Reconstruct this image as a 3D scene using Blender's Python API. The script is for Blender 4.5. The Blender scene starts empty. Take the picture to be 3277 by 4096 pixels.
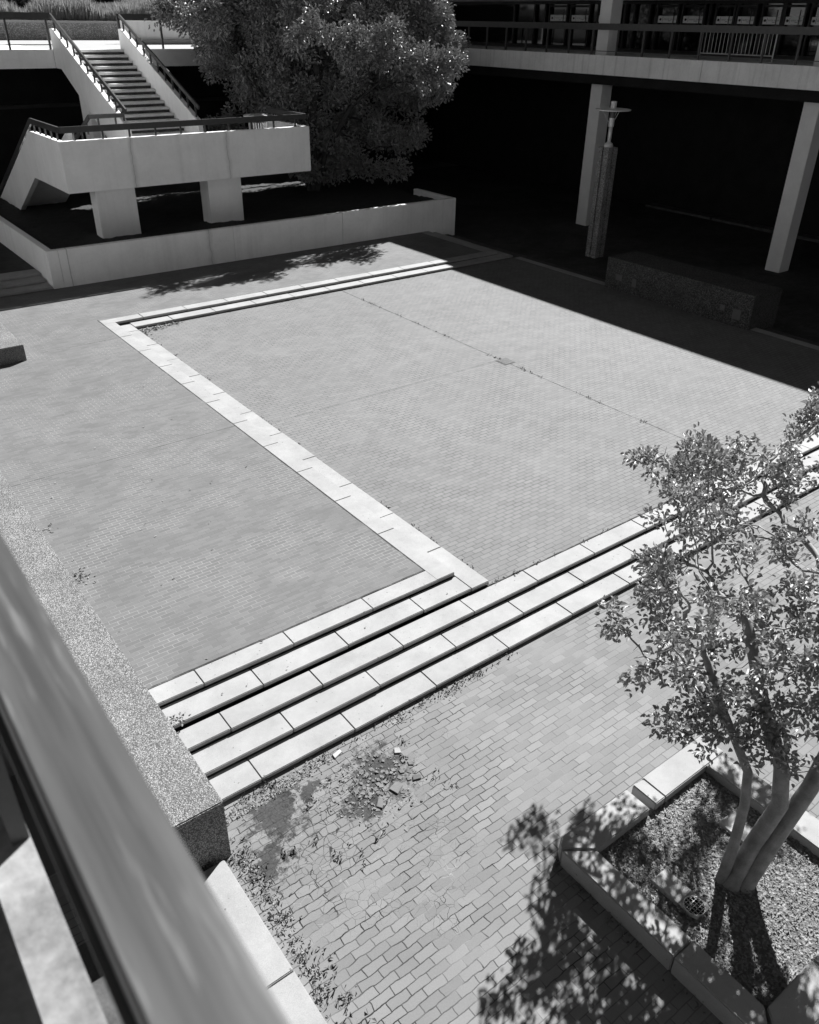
import bpy, bmesh, math, random
import numpy as np
from mathutils import Vector, Matrix
random.seed(7); rng = np.random.default_rng(7)
S = bpy.context.scene
C = S.collection
rad = math.radians

# ------------------------------------------------------------------ camera
cam_d = bpy.data.cameras.new("camera"); cam = bpy.data.objects.new("camera", cam_d); C.objects.link(cam)
RX = Vector((0.79872905, -0.6015237, 0.01418283))
DN = Vector((-0.30191809, -0.42106639, -0.85530612))
FW = Vector((0.52045881, 0.67887579, -0.51792884))
M = Matrix((( RX.x, -DN.x, -FW.x, 0), (RX.y, -DN.y, -FW.y, 0), (RX.z, -DN.z, -FW.z, 7.2), (0, 0, 0, 1)))
cam.matrix_world = M
cam_d.sensor_fit = 'VERTICAL'; cam_d.sensor_height = 36; cam_d.lens = 28.593
cam_d.clip_start = 0.05; cam_d.clip_end = 3000
cam_d.dof.use_dof = True; cam_d.dof.focus_distance = 11.5; cam_d.dof.aperture_fstop = 3.5
S.camera = cam

# ------------------------------------------------------------------ sky and sun
KU, KV = 1.15, 0.60
EL = math.atan(1 / math.hypot(KU, KV)); AZ = math.atan2(KU, KV)     # azimuth from +Y towards +X
w = bpy.data.worlds.new("World"); S.world = w; w.use_nodes = True
nt = w.node_tree; nt.nodes.clear()
sky = nt.nodes.new('ShaderNodeTexSky'); sky.sky_type = 'NISHITA'; sky.sun_disc = False
sky.air_density = .5; sky.dust_density = 0; sky.ozone_density = 3
sky.sun_elevation = EL; sky.sun_rotation = AZ
bw = nt.nodes.new('ShaderNodeSeparateColor')     # black and white film behind a red filter: the red channel only
bw.mode = 'RGB'; bg = nt.nodes.new('ShaderNodeBackground'); wo = nt.nodes.new('ShaderNodeOutputWorld')
bg.inputs[1].default_value = 0.05
nt.links.new(sky.outputs[0], bw.inputs[0]); nt.links.new(bw.outputs[0], bg.inputs[0]); nt.links.new(bg.outputs[0], wo.inputs[0])
sd = bpy.data.lights.new("sun", 'SUN'); sd.energy = 5.0; sd.angle = rad(0.53); sd.color = (1, 1, 1)
so = bpy.data.objects.new("sun", sd); C.objects.link(so)
so.rotation_euler = Vector((KU, KV, 1)).to_track_quat('Z', 'Y').to_euler()
S.view_settings.view_transform = 'Standard'; S.view_settings.look = 'None'
S.view_settings.exposure = 1.36; S.view_settings.gamma = 1.0

# ------------------------------------------------------------------ materials
def nodes(name):
    m = bpy.data.materials.new(name); m.use_nodes = True
    t = m.node_tree; t.nodes.clear()
    b = t.nodes.new('ShaderNodeBsdfPrincipled'); o = t.nodes.new('ShaderNodeOutputMaterial')
    t.links.new(b.outputs[0], o.inputs[0])
    return m, t, b
def N(t, k, **kw):
    n = t.nodes.new(k)
    for a, v in kw.items():
        if a.startswith('i_'): n.inputs[int(a[2:])].default_value = v
        else: setattr(n, a, v)
    return n
def L(t, a, b): t.links.new(a, b)
def noise(t, vec, scale, detail=4, rough=.55):
    n = N(t, 'ShaderNodeTexNoise'); n.inputs['Scale'].default_value = scale
    n.inputs['Detail'].default_value = detail; n.inputs['Roughness'].default_value = rough
    L(t, vec, n.inputs['Vector']); return n.outputs['Fac']
def mr(t, v, a, b, c, d, clamp=True):
    n = N(t, 'ShaderNodeMapRange'); n.clamp = clamp
    for i, x in enumerate((a, b, c, d)): n.inputs[i + 1].default_value = x
    L(t, v, n.inputs[0]); return n.outputs[0]
def mth(t, op, a, b=None, c=None):
    n = N(t, 'ShaderNodeMath', operation=op)
    for i, x in enumerate((a, b, c)):
        if x is None: continue
        if isinstance(x, (int, float)): n.inputs[i].default_value = x
        else: L(t, x, n.inputs[i])
    return n.outputs[0]
def coord(t):
    return N(t, 'ShaderNodeTexCoord').outputs['Object']
def scaled(t, vec, s):
    n = N(t, 'ShaderNodeMapping'); n.inputs['Scale'].default_value = s; L(t, vec, n.inputs[0]); return n.outputs[0]
def bump(t, b, h, strength, dist):
    n = N(t, 'ShaderNodeBump'); n.inputs['Strength'].default_value = strength; n.inputs['Distance'].default_value = dist
    L(t, h, n.inputs['Height']); L(t, n.outputs[0], b.inputs['Normal'])
def grey(g): return (g, g, g, 1)

def simple(name, g, rough=.7, var=.15, scale=6, bs=.2, bd=.01, metallic=0, streak=0, spec=.3):
    m, t, b = nodes(name); co = coord(t)
    n1 = noise(t, co, scale, 5); n2 = noise(t, co, scale * 9, 3)
    f = mth(t, 'ADD', mr(t, n1, .3, .7, 1 - var, 1 + var), mr(t, n2, .3, .7, -var * .4, var * .4))
    if streak:
        st = noise(t, scaled(t, co, (3.2, 3.2, .12)), 1.6, 4)
        f = mth(t, 'MULTIPLY', f, mr(t, st, .52, .75, 1, 1 - streak))
    col = mth(t, 'MULTIPLY', f, g)
    L(t, col, b.inputs['Base Color']); b.inputs['Roughness'].default_value = rough
    b.inputs['Metallic'].default_value = metallic; b.inputs['Specular IOR Level'].default_value = spec
    if bs: bump(t, b, n2, bs, bd)
    return m

def brick_mat(name, bwid, row, g, mortar_g, msize=.006, var=.1, joints=(), cracked=False, big=.1, offx=0, offy=0, dark=.0):
    m, t, b = nodes(name); co = coord(t)
    src = co
    if cracked:
        # irregular broken setts: offset the joints with noise
        nz = N(t, 'ShaderNodeTexNoise'); nz.inputs['Scale'].default_value = 7.0; nz.inputs['Detail'].default_value = 2
        L(t, co, nz.inputs['Vector'])
        sub = N(t, 'ShaderNodeVectorMath', operation='SUBTRACT'); L(t, nz.outputs['Color'], sub.inputs[0]); sub.inputs[1].default_value = (.5, .5, .5)
        # broken area mask: strong near the corner by the low wall, weak towards the tree planter
        ds = N(t, 'ShaderNodeVectorMath', operation='DISTANCE'); L(t, co, ds.inputs[0]); ds.inputs[1].default_value = (2.9, 4.8, -.234)
        mk0 = mth(t, 'ADD', ds.outputs['Value'], mr(t, noise(t, co, 1.3, 3), .3, .7, -1.0, 1.0))
        mk = mr(t, mk0, 1.1, 3.4, 1, .28)
        sc = N(t, 'ShaderNodeVectorMath', operation='SCALE'); L(t, sub.outputs[0], sc.inputs[0]); L(t, mth(t, 'MULTIPLY', mk, .06), sc.inputs['Scale'])
        ad = N(t, 'ShaderNodeVectorMath', operation='ADD'); L(t, co, ad.inputs[0]); L(t, sc.outputs[0], ad.inputs[1]); src = ad.outputs[0]
    else:
        nz = N(t, 'ShaderNodeTexNoise'); nz.inputs['Scale'].default_value = 2.2; nz.inputs['Detail'].default_value = 2
        L(t, co, nz.inputs['Vector'])
        sub = N(t, 'ShaderNodeVectorMath', operation='SUBTRACT'); L(t, nz.outputs['Color'], sub.inputs[0]); sub.inputs[1].default_value = (.5, .5, .5)
        sc = N(t, 'ShaderNodeVectorMath', operation='SCALE'); L(t, sub.outputs[0], sc.inputs[0]); sc.inputs['Scale'].default_value = .02
        ad = N(t, 'ShaderNodeVectorMath', operation='ADD'); L(t, co, ad.inputs[0]); L(t, sc.outputs[0], ad.inputs[1]); src = ad.outputs[0]
    mp = N(t, 'ShaderNodeMapping'); mp.inputs['Location'].default_value = (offx, offy, 0); L(t, src, mp.inputs[0])
    br = N(t, 'ShaderNodeTexBrick'); br.offset = .5
    br.inputs['Scale'].default_value = 1; br.inputs['Brick Width'].default_value = bwid; br.inputs['Row Height'].default_value = row
    br.inputs['Mortar Size'].default_value = msize; br.inputs['Mortar Smooth'].default_value = .25; br.inputs['Bias'].default_value = 0
    br.inputs['Color1'].default_value = grey(1 - var); br.inputs['Color2'].default_value = grey(1 + var); br.inputs['Mortar'].default_value = grey(1)
    L(t, mp.outputs[0], br.inputs['Vector'])
    body = N(t, 'ShaderNodeRGBToBW'); L(t, br.outputs['Color'], body.inputs[0])
    n1 = noise(t, co, .35, 5); n2 = noise(t, co, 2.2, 5, .6); n3 = noise(t, co, 60, 3)
    f = mth(t, 'MULTIPLY', body.outputs[0], mr(t, n1, .3, .7, 1 - big, 1 + big))
    f = mth(t, 'MULTIPLY', f, mr(t, n2, .25, .75, 1 - big * .8, 1 + big * .8))
    f = mth(t, 'MULTIPLY', f, mr(t, n3, .2, .8, .93, 1.07))
    col = mth(t, 'MULTIPLY', f, g)
    fac = br.outputs['Fac']
    # joints are filled unevenly
    ml = mr(t, noise(t, co, 1.1, 4), .38, .62, mortar_g * .65, mortar_g * 1.5)
    mx = N(t, 'ShaderNodeMix'); mx.data_type = 'FLOAT'; L(t, fac, mx.inputs[0]); L(t, col, mx.inputs[2]); L(t, ml, mx.inputs[3]); col = mx.outputs[0]
    sep = N(t, 'ShaderNodeSeparateXYZ'); L(t, co, sep.inputs[0])
    height = mth(t, 'SUBTRACT', 1, fac)
    for ax, pos, wd, lo, hi in joints:
        d = mth(t, 'ABSOLUTE', mth(t, 'SUBTRACT', sep.outputs[ax], pos))
        wob = mr(t, noise(t, co, 3.0, 5, .7), .35, .75, wd * .25, wd * 2.2)
        k = mth(t, 'LESS_THAN', d, wob)
        other = sep.outputs[1 - ax]
        k = mth(t, 'MULTIPLY', k, mth(t, 'MULTIPLY', mth(t, 'GREATER_THAN', other, lo), mth(t, 'LESS_THAN', other, hi)))
        mx = N(t, 'ShaderNodeMix'); mx.data_type = 'FLOAT'; L(t, k, mx.inputs[0]); L(t, col, mx.inputs[2]); mx.inputs[3].default_value = .035; col = mx.outputs[0]
    if cracked:
        vo = N(t, 'ShaderNodeTexVoronoi', feature='DISTANCE_TO_EDGE'); vo.inputs['Scale'].default_value = 9.5; L(t, src, vo.inputs['Vector'])
        crk = mth(t, 'LESS_THAN', vo.outputs['Distance'], mth(t, 'MULTIPLY', mr(t, mk0, .3, 1.6, 1, 0), .022))
        darkm = mr(t, noise(t, co, 2.0, 3), .45, .6, 0, 1)
        cc = mr(t, darkm, 0, 1, .03, .24)
        mx = N(t, 'ShaderNodeMix'); mx.data_type = 'FLOAT'; L(t, crk, mx.inputs[0]); L(t, col, mx.inputs[2]); L(t, cc, mx.inputs[3]); col = mx.outputs[0]
        # dark open joints
        dj = mth(t, 'MULTIPLY', mth(t, 'GREATER_THAN', fac, .3), mth(t, 'MULTIPLY', mr(t, mk0, 1.2, 4.2, 1, .12), mr(t, noise(t, co, 2.8, 3), .42, .58, 0, 1)))
        mx = N(t, 'ShaderNodeMix'); mx.data_type = 'FLOAT'; L(t, dj, mx.inputs[0]); L(t, col, mx.inputs[2]); mx.inputs[3].default_value = .02; col = mx.outputs[0]
        # bare soil patches
        for cx, cy, rr in ((3.72, 5.32, .42), (2.45, 5.5, .42), (2.15, 5.05, .3), (3.3, 5.05, .25), (2.9, 5.6, .2)):
            ds = N(t, 'ShaderNodeVectorMath', operation='DISTANCE'); L(t, co, ds.inputs[0]); ds.inputs[1].default_value = (cx, cy, -.234)
            q = mth(t, 'ADD', ds.outputs['Value'], mr(t, noise(t, co, 6, 6, .75), .25, .75, -.38, .38))
            q = mr(t, q, rr * .55, rr * .95, .85, 0)
            mx = N(t, 'ShaderNodeMix'); mx.data_type = 'FLOAT'; L(t, q, mx.inputs[0]); L(t, col, mx.inputs[2])
            L(t, mr(t, noise(t, co, 35, 4), .3, .7, .008, .045), mx.inputs[3]); col = mx.outputs[0]
        height = mth(t, 'SUBTRACT', height, mth(t, 'MULTIPLY', crk, .8))
    L(t, col, b.inputs['Base Color']); b.inputs['Roughness'].default_value = .85; b.inputs['Specular IOR Level'].default_value = .2
    height = mth(t, 'ADD', height, mth(t, 'MULTIPLY', n3, .25))
    bump(t, b, height, .35, .006)
    return m

def streaked(name, g, lines):
    m = simple(name, g, .75, .06, 1.2, .12, .003, streak=.08)
    t = m.node_tree; b = [x for x in t.nodes if x.type == 'BSDF_PRINCIPLED'][0]
    col = b.inputs['Base Color'].links[0].from_socket; co = coord(t)
    sep = N(t, 'ShaderNodeSeparateXYZ'); L(t, co, sep.inputs[0])
    for x, wd, amt in lines:
        wob = mth(t, 'MULTIPLY', mth(t, 'SUBTRACT', noise(t, scaled(t, co, (1, 1, 1.2)), 2.0, 3), .5), wd * 1.6)
        d = mth(t, 'ABSOLUTE', mth(t, 'ADD', mth(t, 'SUBTRACT', sep.outputs[0], x), wob))
        k = mr(t, d, wd * .3, wd, 1 - amt, 1); k2 = mr(t, d, .004, .010, .55, 1)
        col = mth(t, 'MULTIPLY', mth(t, 'MULTIPLY', col, k), k2)
    L(t, col, b.inputs['Base Color'])
    return m
def aggregate(name, g, lo=.45, hi=2.1, scale=55):
    m, t, b = nodes(name); co = coord(t)
    v = N(t, 'ShaderNodeTexVoronoi'); v.inputs['Scale'].default_value = scale; L(t, co, v.inputs['Vector'])
    cell = N(t, 'ShaderNodeRGBToBW'); L(t, v.outputs['Color'], cell.inputs[0])
    k = mr(t, cell.outputs[0], .2, .85, lo, hi)
    edge = mr(t, v.outputs['Distance'], .25, .6, 1.15, .5)
    f = mth(t, 'MULTIPLY', mth(t, 'MULTIPLY', k, edge), mr(t, noise(t, co, 1.5, 5), .3, .7, .82, 1.15))
    L(t, mth(t, 'MULTIPLY', f, g), b.inputs['Base Color']); b.inputs['Roughness'].default_value = .7
    b.inputs['Specular IOR Level'].default_value = .3
    bump(t, b, mth(t, 'SUBTRACT', 1, v.outputs['Distance']), .6, .008)
    return m

M_ = {}
M_['court'] = brick_mat('court_brick', .203, .0965, .165, .085, joints=((0, 13.47, .012, 6.9, 21.3), (1, 13.95, .006, 6.9, 13.4), (0, 6.95, .009, 7, 21.3), (1, 7.06, .010, 6.9, 20.8)), var=.08, big=.07)
M_['upper'] = brick_mat('upper_brick', .203, .074, .135, .175, msize=.0045, joints=((1, 13.95, .005, 1.8, 6.3), (1, 20.4, .004, 1.0, 6.3), (0, 6.242, .010, 7.7, 22.1), (1, 7.768, .012, 1.8, 6.3)), var=.10, big=.06)
M_['low'] = brick_mat('lower_brick', .226, .0935, .178, .125, msize=.006, cracked=True, var=.12, big=.08)
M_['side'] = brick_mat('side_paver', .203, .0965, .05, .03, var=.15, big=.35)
M_['stone'] = simple('cast_stone', .56, .8, .10, 2.2, .35, .004)
def stone_mat():
    m, t, b = nodes('worn_cast_stone'); co = coord(t)
    a = noise(t, co, 1.7, 6, .6); c = noise(t, co, 9, 5, .65); d = noise(t, co, 160, 2)
    f = mth(t, 'MULTIPLY', mr(t, a, .3, .7, .82, 1.08), mr(t, c, .25, .75, .93, 1.06))
    f = mth(t, 'MULTIPLY', f, mr(t, d, .25, .75, .86, 1.14))
    spot = mr(t, noise(t, co, 23, 2, .4), .72, .76, 1, .5)
    L(t, mth(t, 'MULTIPLY', mth(t, 'MULTIPLY', f, spot), .31), b.inputs['Base Color'])
    b.inputs['Roughness'].default_value = .8; b.inputs['Specular IOR Level'].default_value = .25
    bump(t, b, d, .3, .003)
    return m
M_['stone'] = stone_mat()
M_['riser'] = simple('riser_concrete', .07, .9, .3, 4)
M_['gap'] = simple('joint_dirt', .03, 1, .3, 20)
M_['agg'] = aggregate('exposed_aggregate', .21, .55, 1.65, 75)
M_['agg_dark'] = aggregate('lamp_aggregate', .26, .5, 1.8, 45)
M_['agg_pale'] = aggregate('pale_aggregate', .34, .8, 1.25, 22)
M_['white'] = simple('painted_concrete', .84, .75, .05, 1.2, .12, .003, streak=.08)
M_['landing'] = streaked('landing_concrete', .86, ((9.55, .10, .2), (12.75, .12, .16)))
M_['wallp'] = streaked('planter_wall_concrete', .86, ((6.75, .03, .15), (11.3, .14, .18)))
M_['fascia'] = simple('stained_concrete', .70, .8, .10, 1.5, .2, .004, streak=.3)
M_['column'] = simple('column_concrete', .68, .8, .05, 2, .15, .004)
M_['terrace'] = simple('pale_terrace', .34, .8, .08, 2, .2, .003)
M_['floor'] = simple('terrace_floor', .2, .85, .35, 5, .2, .003)
M_['rail'] = simple('dark_painted_steel', .045, .45, .2, 8, .1, .002, spec=.5)
M_['handrail'] = None
def handrail_mat():
    m, t, b = nodes('worn_painted_handrail'); co = coord(t)
    a = noise(t, scaled(t, co, (30, 1.2, 30)), 1.0, 5, .6); c = noise(t, scaled(t, co, (55, 3.5, 30)), 1.0, 3, .6)
    f = mth(t, 'ADD', mr(t, a, .35, .65, .042, .09), mr(t, c, .55, .7, 0, .07))
    L(t, f, b.inputs['Base Color']); b.inputs['Roughness'].default_value = .5; b.inputs['Specular IOR Level'].default_value = .35
    return m
M_['handrail'] = handrail_mat()
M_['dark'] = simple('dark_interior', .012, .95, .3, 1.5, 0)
M_['frame'] = simple('dark_bronze_frame', .02, .5, .2, 5, 0, spec=.4)
M_['metal'] = simple('galvanised_metal', .62, .45, .1, 10, .05, .001, metallic=.3, spec=.5)
M_['plate'] = simple('cover_plate', .10, .5, .1, 10, 0)
M_['sign'] = simple('white_sign', .75, .6, .02, 3, 0)
M_['ink'] = simple('dark_ink', .03, .7, .05, 3, 0)
M_['bark'] = simple('smooth_bark', .22, .7, .28, 9, .3, .004)
M_['darkbark'] = simple('dark_bark', .05, .9, .3, 9, .4, .01)
M_['lid'] = simple('concrete_lid', .36, .75, .06, 6, .1, .002)
M_['iron'] = simple('cast_iron', .05, .5, .2, 20, .1, .001, spec=.5)
def glass_mat():
    m, t, b = nodes('dark_glass'); b.inputs['Base Color'].default_value = grey(.004); b.inputs['Roughness'].default_value = .04
    b.inputs['Specular IOR Level'].default_value = .5
    return m
M_['glass'] = glass_mat()
def leaf_mat(name, g, rough=.42, spec=.5, tr=.2):
    m, t, b = nodes(name)
    oi = N(t, 'ShaderNodeTexCoord').outputs['Object']
    n = noise(t, oi, 14, 2)
    L(t, mr(t, n, .3, .7, g * .7, g * 1.35), b.inputs['Base Color']); b.inputs['Roughness'].default_value = rough
    b.inputs['Specular IOR Level'].default_value = spec
    tl = N(t, 'ShaderNodeBsdfTranslucent'); tl.inputs[0].default_value = grey(g * 1.3)
    mx = N(t, 'ShaderNodeMixShader'); mx.inputs[0].default_value = tr
    out = [x for x in t.nodes if x.type == 'OUTPUT_MATERIAL'][0]
    L(t, b.outputs[0], mx.inputs[1]); L(t, tl.outputs[0], mx.inputs[2]); L(t, mx.outputs[0], out.inputs[0])
    return m
M_['leaf'] = leaf_mat('myrtle_leaf', .27, .48, .55, .14)
M_['bigleaf'] = leaf_mat('tree_leaf', .28, .5, .35, .04)
M_['grass'] = leaf_mat('dry_grass_blade', .22, .6, .3, .3)
M_['shrub'] = leaf_mat('shrub_leaf', .07, .5, .4, .15)
M_['litter'] = leaf_mat('dead_leaf', .2, .6, .3, .1)
M_['weed'] = leaf_mat('weed_blade', .13, .6, .3, .3)
def soil_mat(name, g, hi):
    m, t, b = nodes(name); co = coord(t)
    v = N(t, 'ShaderNodeTexVoronoi'); v.inputs['Scale'].default_value = 38; L(t, co, v.inputs['Vector'])
    cb = N(t, 'ShaderNodeRGBToBW'); L(t, v.outputs['Color'], cb.inputs[0])
    k = mr(t, cb.outputs[0], .55, .85, 0, 1)
    f = mth(t, 'ADD', mr(t, noise(t, co, 45, 5, .7), .3, .7, g * .55, g * 1.5), mth(t, 'MULTIPLY', k, hi))
    L(t, f, b.inputs['Base Color']); b.inputs['Roughness'].default_value = .9
    bump(t, b, mth(t, 'ADD', noise(t, co, 30, 6, .7), mth(t, 'MULTIPLY', v.outputs['Distance'], .6)), 1.0, .03)
    return m
M_['mulch'] = soil_mat('mulch_and_soil', .12, .16)
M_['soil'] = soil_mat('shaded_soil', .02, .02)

# ------------------------------------------------------------------ mesh helpers
class MB:
    def __init__(s): s.bm = bmesh.new()
    def box(s, x0, x1, y0, y1, z0, z1):
        vs = [s.bm.verts.new(p) for p in ((x0,y0,z0),(x1,y0,z0),(x1,y1,z0),(x0,y1,z0),(x0,y0,z1),(x1,y0,z1),(x1,y1,z1),(x0,y1,z1))]
        for f in ((0,3,2,1),(4,5,6,7),(0,1,5,4),(1,2,6,5),(2,3,7,6),(3,0,4,7)): s.bm.faces.new([vs[i] for i in f])
        return s
    def prism(s, poly, axis, a, b):
        # poly: 2-D outline in the two other axes; extruded along axis from a to b
        def P(p, t):
            return {0: (t, p[0], p[1]), 1: (p[0], t, p[1]), 2: (p[0], p[1], t)}[axis]
        A = [s.bm.verts.new(P(p, a)) for p in poly]; B = [s.bm.verts.new(P(p, b)) for p in poly]
        n = len(poly)
        s.bm.faces.new(A); s.bm.faces.new(B[::-1])
        for i in range(n): s.bm.faces.new((A[i], B[i], B[(i + 1) % n], A[(i + 1) % n]))
        return s
    def bar(s, p, q, wd, ht, up=(0, 0, 1)):
        p, q = Vector(p), Vector(q); d = (q - p).normalized(); sd_ = d.cross(Vector(up)).normalized(); u = sd_.cross(d)
        vs = []
        for c in (p, q):
            for a, b in ((-1, -1), (1, -1), (1, 1), (-1, 1)): vs.append(s.bm.verts.new(c + sd_ * a * wd / 2 + u * b * ht / 2))
        for f in ((0,1,2,3),(7,6,5,4),(0,4,5,1),(1,5,6,2),(2,6,7,3),(3,7,4,0)): s.bm.faces.new([vs[i] for i in f])
        return s
    def tube(s, pts, rs, n=8, cap=True):
        rings = []
        for i, p in enumerate(pts):
            p = Vector(p)
            d = (Vector(pts[min(i + 1, len(pts) - 1)]) - Vector(pts[max(i - 1, 0)])).normalized()
            a = d.cross(Vector((.3, .9, .2))).normalized(); b = d.cross(a)
            r = rs[i] if hasattr(rs, '__len__') else rs
            rings.append([s.bm.verts.new(p + (a * math.cos(t) + b * math.sin(t)) * r) for t in [2 * math.pi * k / n for k in range(n)]])
        for A, B in zip(rings, rings[1:]):
            for k in range(n): s.bm.faces.new((A[k], A[(k + 1) % n], B[(k + 1) % n], B[k]))
        if cap: s.bm.faces.new(rings[0][::-1]); s.bm.faces.new(rings[-1])
        return s
    def build(s, name, mat, parent=None, bevel=0, smooth=False, loc=None):
        bmesh.ops.recalc_face_normals(s.bm, faces=s.bm.faces)
        if bevel: bmesh.ops.bevel(s.bm, geom=list(s.bm.edges), offset=bevel, segments=2, affect='EDGES', clamp_overlap=True)
        me = bpy.data.meshes.new(name); s.bm.to_mesh(me); s.bm.free()
        if smooth:
            for p in me.polygons: p.use_smooth = True
        return link(name, me, mat, parent)
def link(name, me, mat, parent=None):
    o = bpy.data.objects.new(name, me); me.materials.append(mat); C.objects.link(o)
    if parent is not None:
        o.parent = parent; o.matrix_parent_inverse = Matrix.Translation(parent.location).inverted()
    return o
def tag(o, label, cat, group=None, kind=None):
    if kind: o['kind'] = kind
    if label: o['label'] = label
    if cat: o['category'] = cat
    if group: o['group'] = group
    return o
def struct(o): o['kind'] = 'structure'; return o
def thing(name, label, cat, loc, group=None):
    o = bpy.data.objects.new(name, None); o.empty_display_size = .2; C.objects.link(o); o.location = loc
    return tag(o, label, cat, group)
def quads(name, V, mat, parent=None, nper=4, faces=None):
    # V: (n, nper, 3) vertices; faces: list of index tuples within one piece
    n = len(V); faces = faces or [tuple(range(nper))]
    me = bpy.data.meshes.new(name); fl = np.array(faces)
    k = fl.shape[1]
    idx = (fl[None] + (np.arange(n) * nper)[:, None, None]).reshape(-1)
    me.vertices.add(n * nper); me.vertices.foreach_set('co', V.reshape(-1).astype(np.float32))
    me.loops.add(len(idx)); me.loops.foreach_set('vertex_index', idx.astype(np.int32))
    nf = n * len(faces)
    me.polygons.add(nf); me.polygons.foreach_set('loop_start', (np.arange(nf) * k).astype(np.int32)); me.polygons.foreach_set('loop_total', np.full(nf, k, np.int32))
    me.update(calc_edges=True); me.validate()
    return link(name, me, mat, parent)
def leaves(P, D, ln, wd, up=.6, bend=.25, fold=.25, jit=.6):
    # folded leaf: 6 vertices, two quads along the midrib. P positions, D directions
    n = len(P)
    D = D + rng.normal(0, jit, (n, 3)); D /= np.linalg.norm(D, axis=1)[:, None]
    U = np.tile(np.array([[0, 0, up]]), (n, 1)) + rng.normal(0, .45, (n, 3))
    Sd = np.cross(D, U); Sd /= np.linalg.norm(Sd, axis=1)[:, None]; Nn = np.cross(Sd, D)
    l = (ln * rng.uniform(.65, 1.25, n))[:, None]; w_ = (wd * rng.uniform(.7, 1.2, n))[:, None]
    b = P; tip = P + D * l - Nn * l * bend
    m1 = P + D * l * .5 + Nn * l * .05
    V = np.stack([b, m1 - D * l * .12 + Sd * w_ * .5 + Nn * w_ * fold, m1 + D * l * .22 + Sd * w_ * .42 + Nn * w_ * fold * .6, tip,
                  m1 + D * l * .22 - Sd * w_ * .42 + Nn * w_ * fold * .6, m1 - D * l * .12 - Sd * w_ * .5 + Nn * w_ * fold], 1)
    return V
LF = [(0, 1, 2, 3), (0, 3, 4, 5)]

# ------------------------------------------------------------------ levels
A0 = .156; R_ = .078; LO = -.234
def sheet(name, x0, x1, y0, y1, z, mat, nx=1, ny=1):
    me = bpy.data.meshes.new(name)
    me.from_pydata([(x0, y0, z), (x1, y0, z), (x1, y1, z), (x0, y1, z)], [], [(0, 1, 2, 3)])
    return struct(link(name, me, mat))
# base ground reaching the horizon, a little below every paved level
sheet('ground', -900, 900, -900, 900, LO - .02, simple('far_ground', .12, .9, .2, .1, 0))
sheet('lower_pavement', -6, 60, -14, 6.2, LO, M_['low'])
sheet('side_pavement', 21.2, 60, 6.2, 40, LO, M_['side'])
def slab(name, x0, x1, y0, y1, z0, z1, mat): return struct(MB().box(x0, x1, y0, y1, z0, z1).build(name, mat))
slab('court_pavement', 6.9, 20.78, 7.05, 21.27, LO - .01, 0, M_['court'])
slab('walkway_pavement', -8, 6.249, 7.755, 60, LO - .01, A0, M_['upper'])
me = bpy.data.meshes.new('far_walkway'); slab('far_walkway_pavement', 6.25, 20.0, 22.02, 60, LO - .01, A0, M_['upper'])

# ------------------------------------------------------------------ stone steps
T, REC = .062, .075
def row(th, axis, nose_lo, nose_hi, z, joints, g=.007, name='tread'):
    """one row of stone slabs; axis = the axis the row runs along; joints = slab ends"""
    mb = MB()
    for a, b in zip(joints, joints[1:]):
        dz = random.uniform(-.003, .003); dn = random.uniform(-.006, .006)
        if axis == 0: mb.box(a + g/2, b - g/2, nose_lo + dn, nose_hi, z - T, z + dz)
        else: mb.box(nose_lo, nose_hi + dn, a + g/2, b - g/2, z - T, z + dz)
    return mb.build(name, M_['stone'], th, bevel=.008)
def js(a, first, step, b):
    out = [a]; x = first
    while x < b - .15:
        if x > a + .15: out.append(x)
        x += step
    return out + [b]
NS = [7.455 - .37 * k for k in range(5)]
th = thing('stone_steps', 'flight of pale stone steps down from the sunken court to the broken brick paving', 'steps', (11, 6.7, LO))
row(th, 0, NS[0], 7.75, A0, js(1.84, 2.56, 1.27, 6.27))
row(th, 0, NS[1], NS[0] - .002, A0 - R_, js(1.84, 3.175, 1.27, 6.60))
row(th, 0, NS[2], 7.045, 0, js(1.84, 2.545, 1.265, 20.75))
row(th, 0, NS[3], NS[2] - .002, -R_, js(1.84, 3.17, 1.265, 21.12))
row(th, 0, NS[4], NS[3] - .002, -2 * R_, js(1.84, 2.54, 1.265, 21.49))
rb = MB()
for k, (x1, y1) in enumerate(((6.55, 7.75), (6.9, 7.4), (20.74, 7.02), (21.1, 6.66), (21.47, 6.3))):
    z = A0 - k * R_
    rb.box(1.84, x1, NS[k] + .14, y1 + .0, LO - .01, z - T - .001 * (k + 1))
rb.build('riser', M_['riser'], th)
th = thing('kerb_steps', 'double row of pale stone kerb slabs along the left side of the sunken court', 'steps', (6.6, 14, 0))
row(th, 1, 6.25, 6.585, A0, [7.455, 8.98] + [8.98 + 1.2725 * k for k in range(1, 11)], name='kerb_slab')
row(th, 1, 6.60, 6.935, A0 - R_, [7.07, 8.2] + [8.2 + 1.272 * k for k in range(1, 11)] + [21.24 + .30], name='kerb_slab')
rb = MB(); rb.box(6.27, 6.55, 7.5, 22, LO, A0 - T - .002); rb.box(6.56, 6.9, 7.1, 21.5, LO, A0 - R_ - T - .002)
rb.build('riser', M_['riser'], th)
th = thing('far_steps', 'two pale stone steps along the far edge of the sunken court, half in shadow', 'steps', (13, 21.6, 0))
row(th, 0, 21.66, 22.02, A0, js(6.25, 7.35, 1.27, 20.39), name='tread')
row(th, 0, 21.24, 21.67, A0 - R_, js(6.94, 8.02, 1.27, 20.74), name='tread')
row(th, 1, 20.0, 20.39, A0, js(22.03, 22.9, 1.27, 34), name='side_tread')
row(th, 1, 20.40, 20.76, A0 - R_, js(21.7, 22.3, 1.27, 34), name='side_tread')
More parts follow.
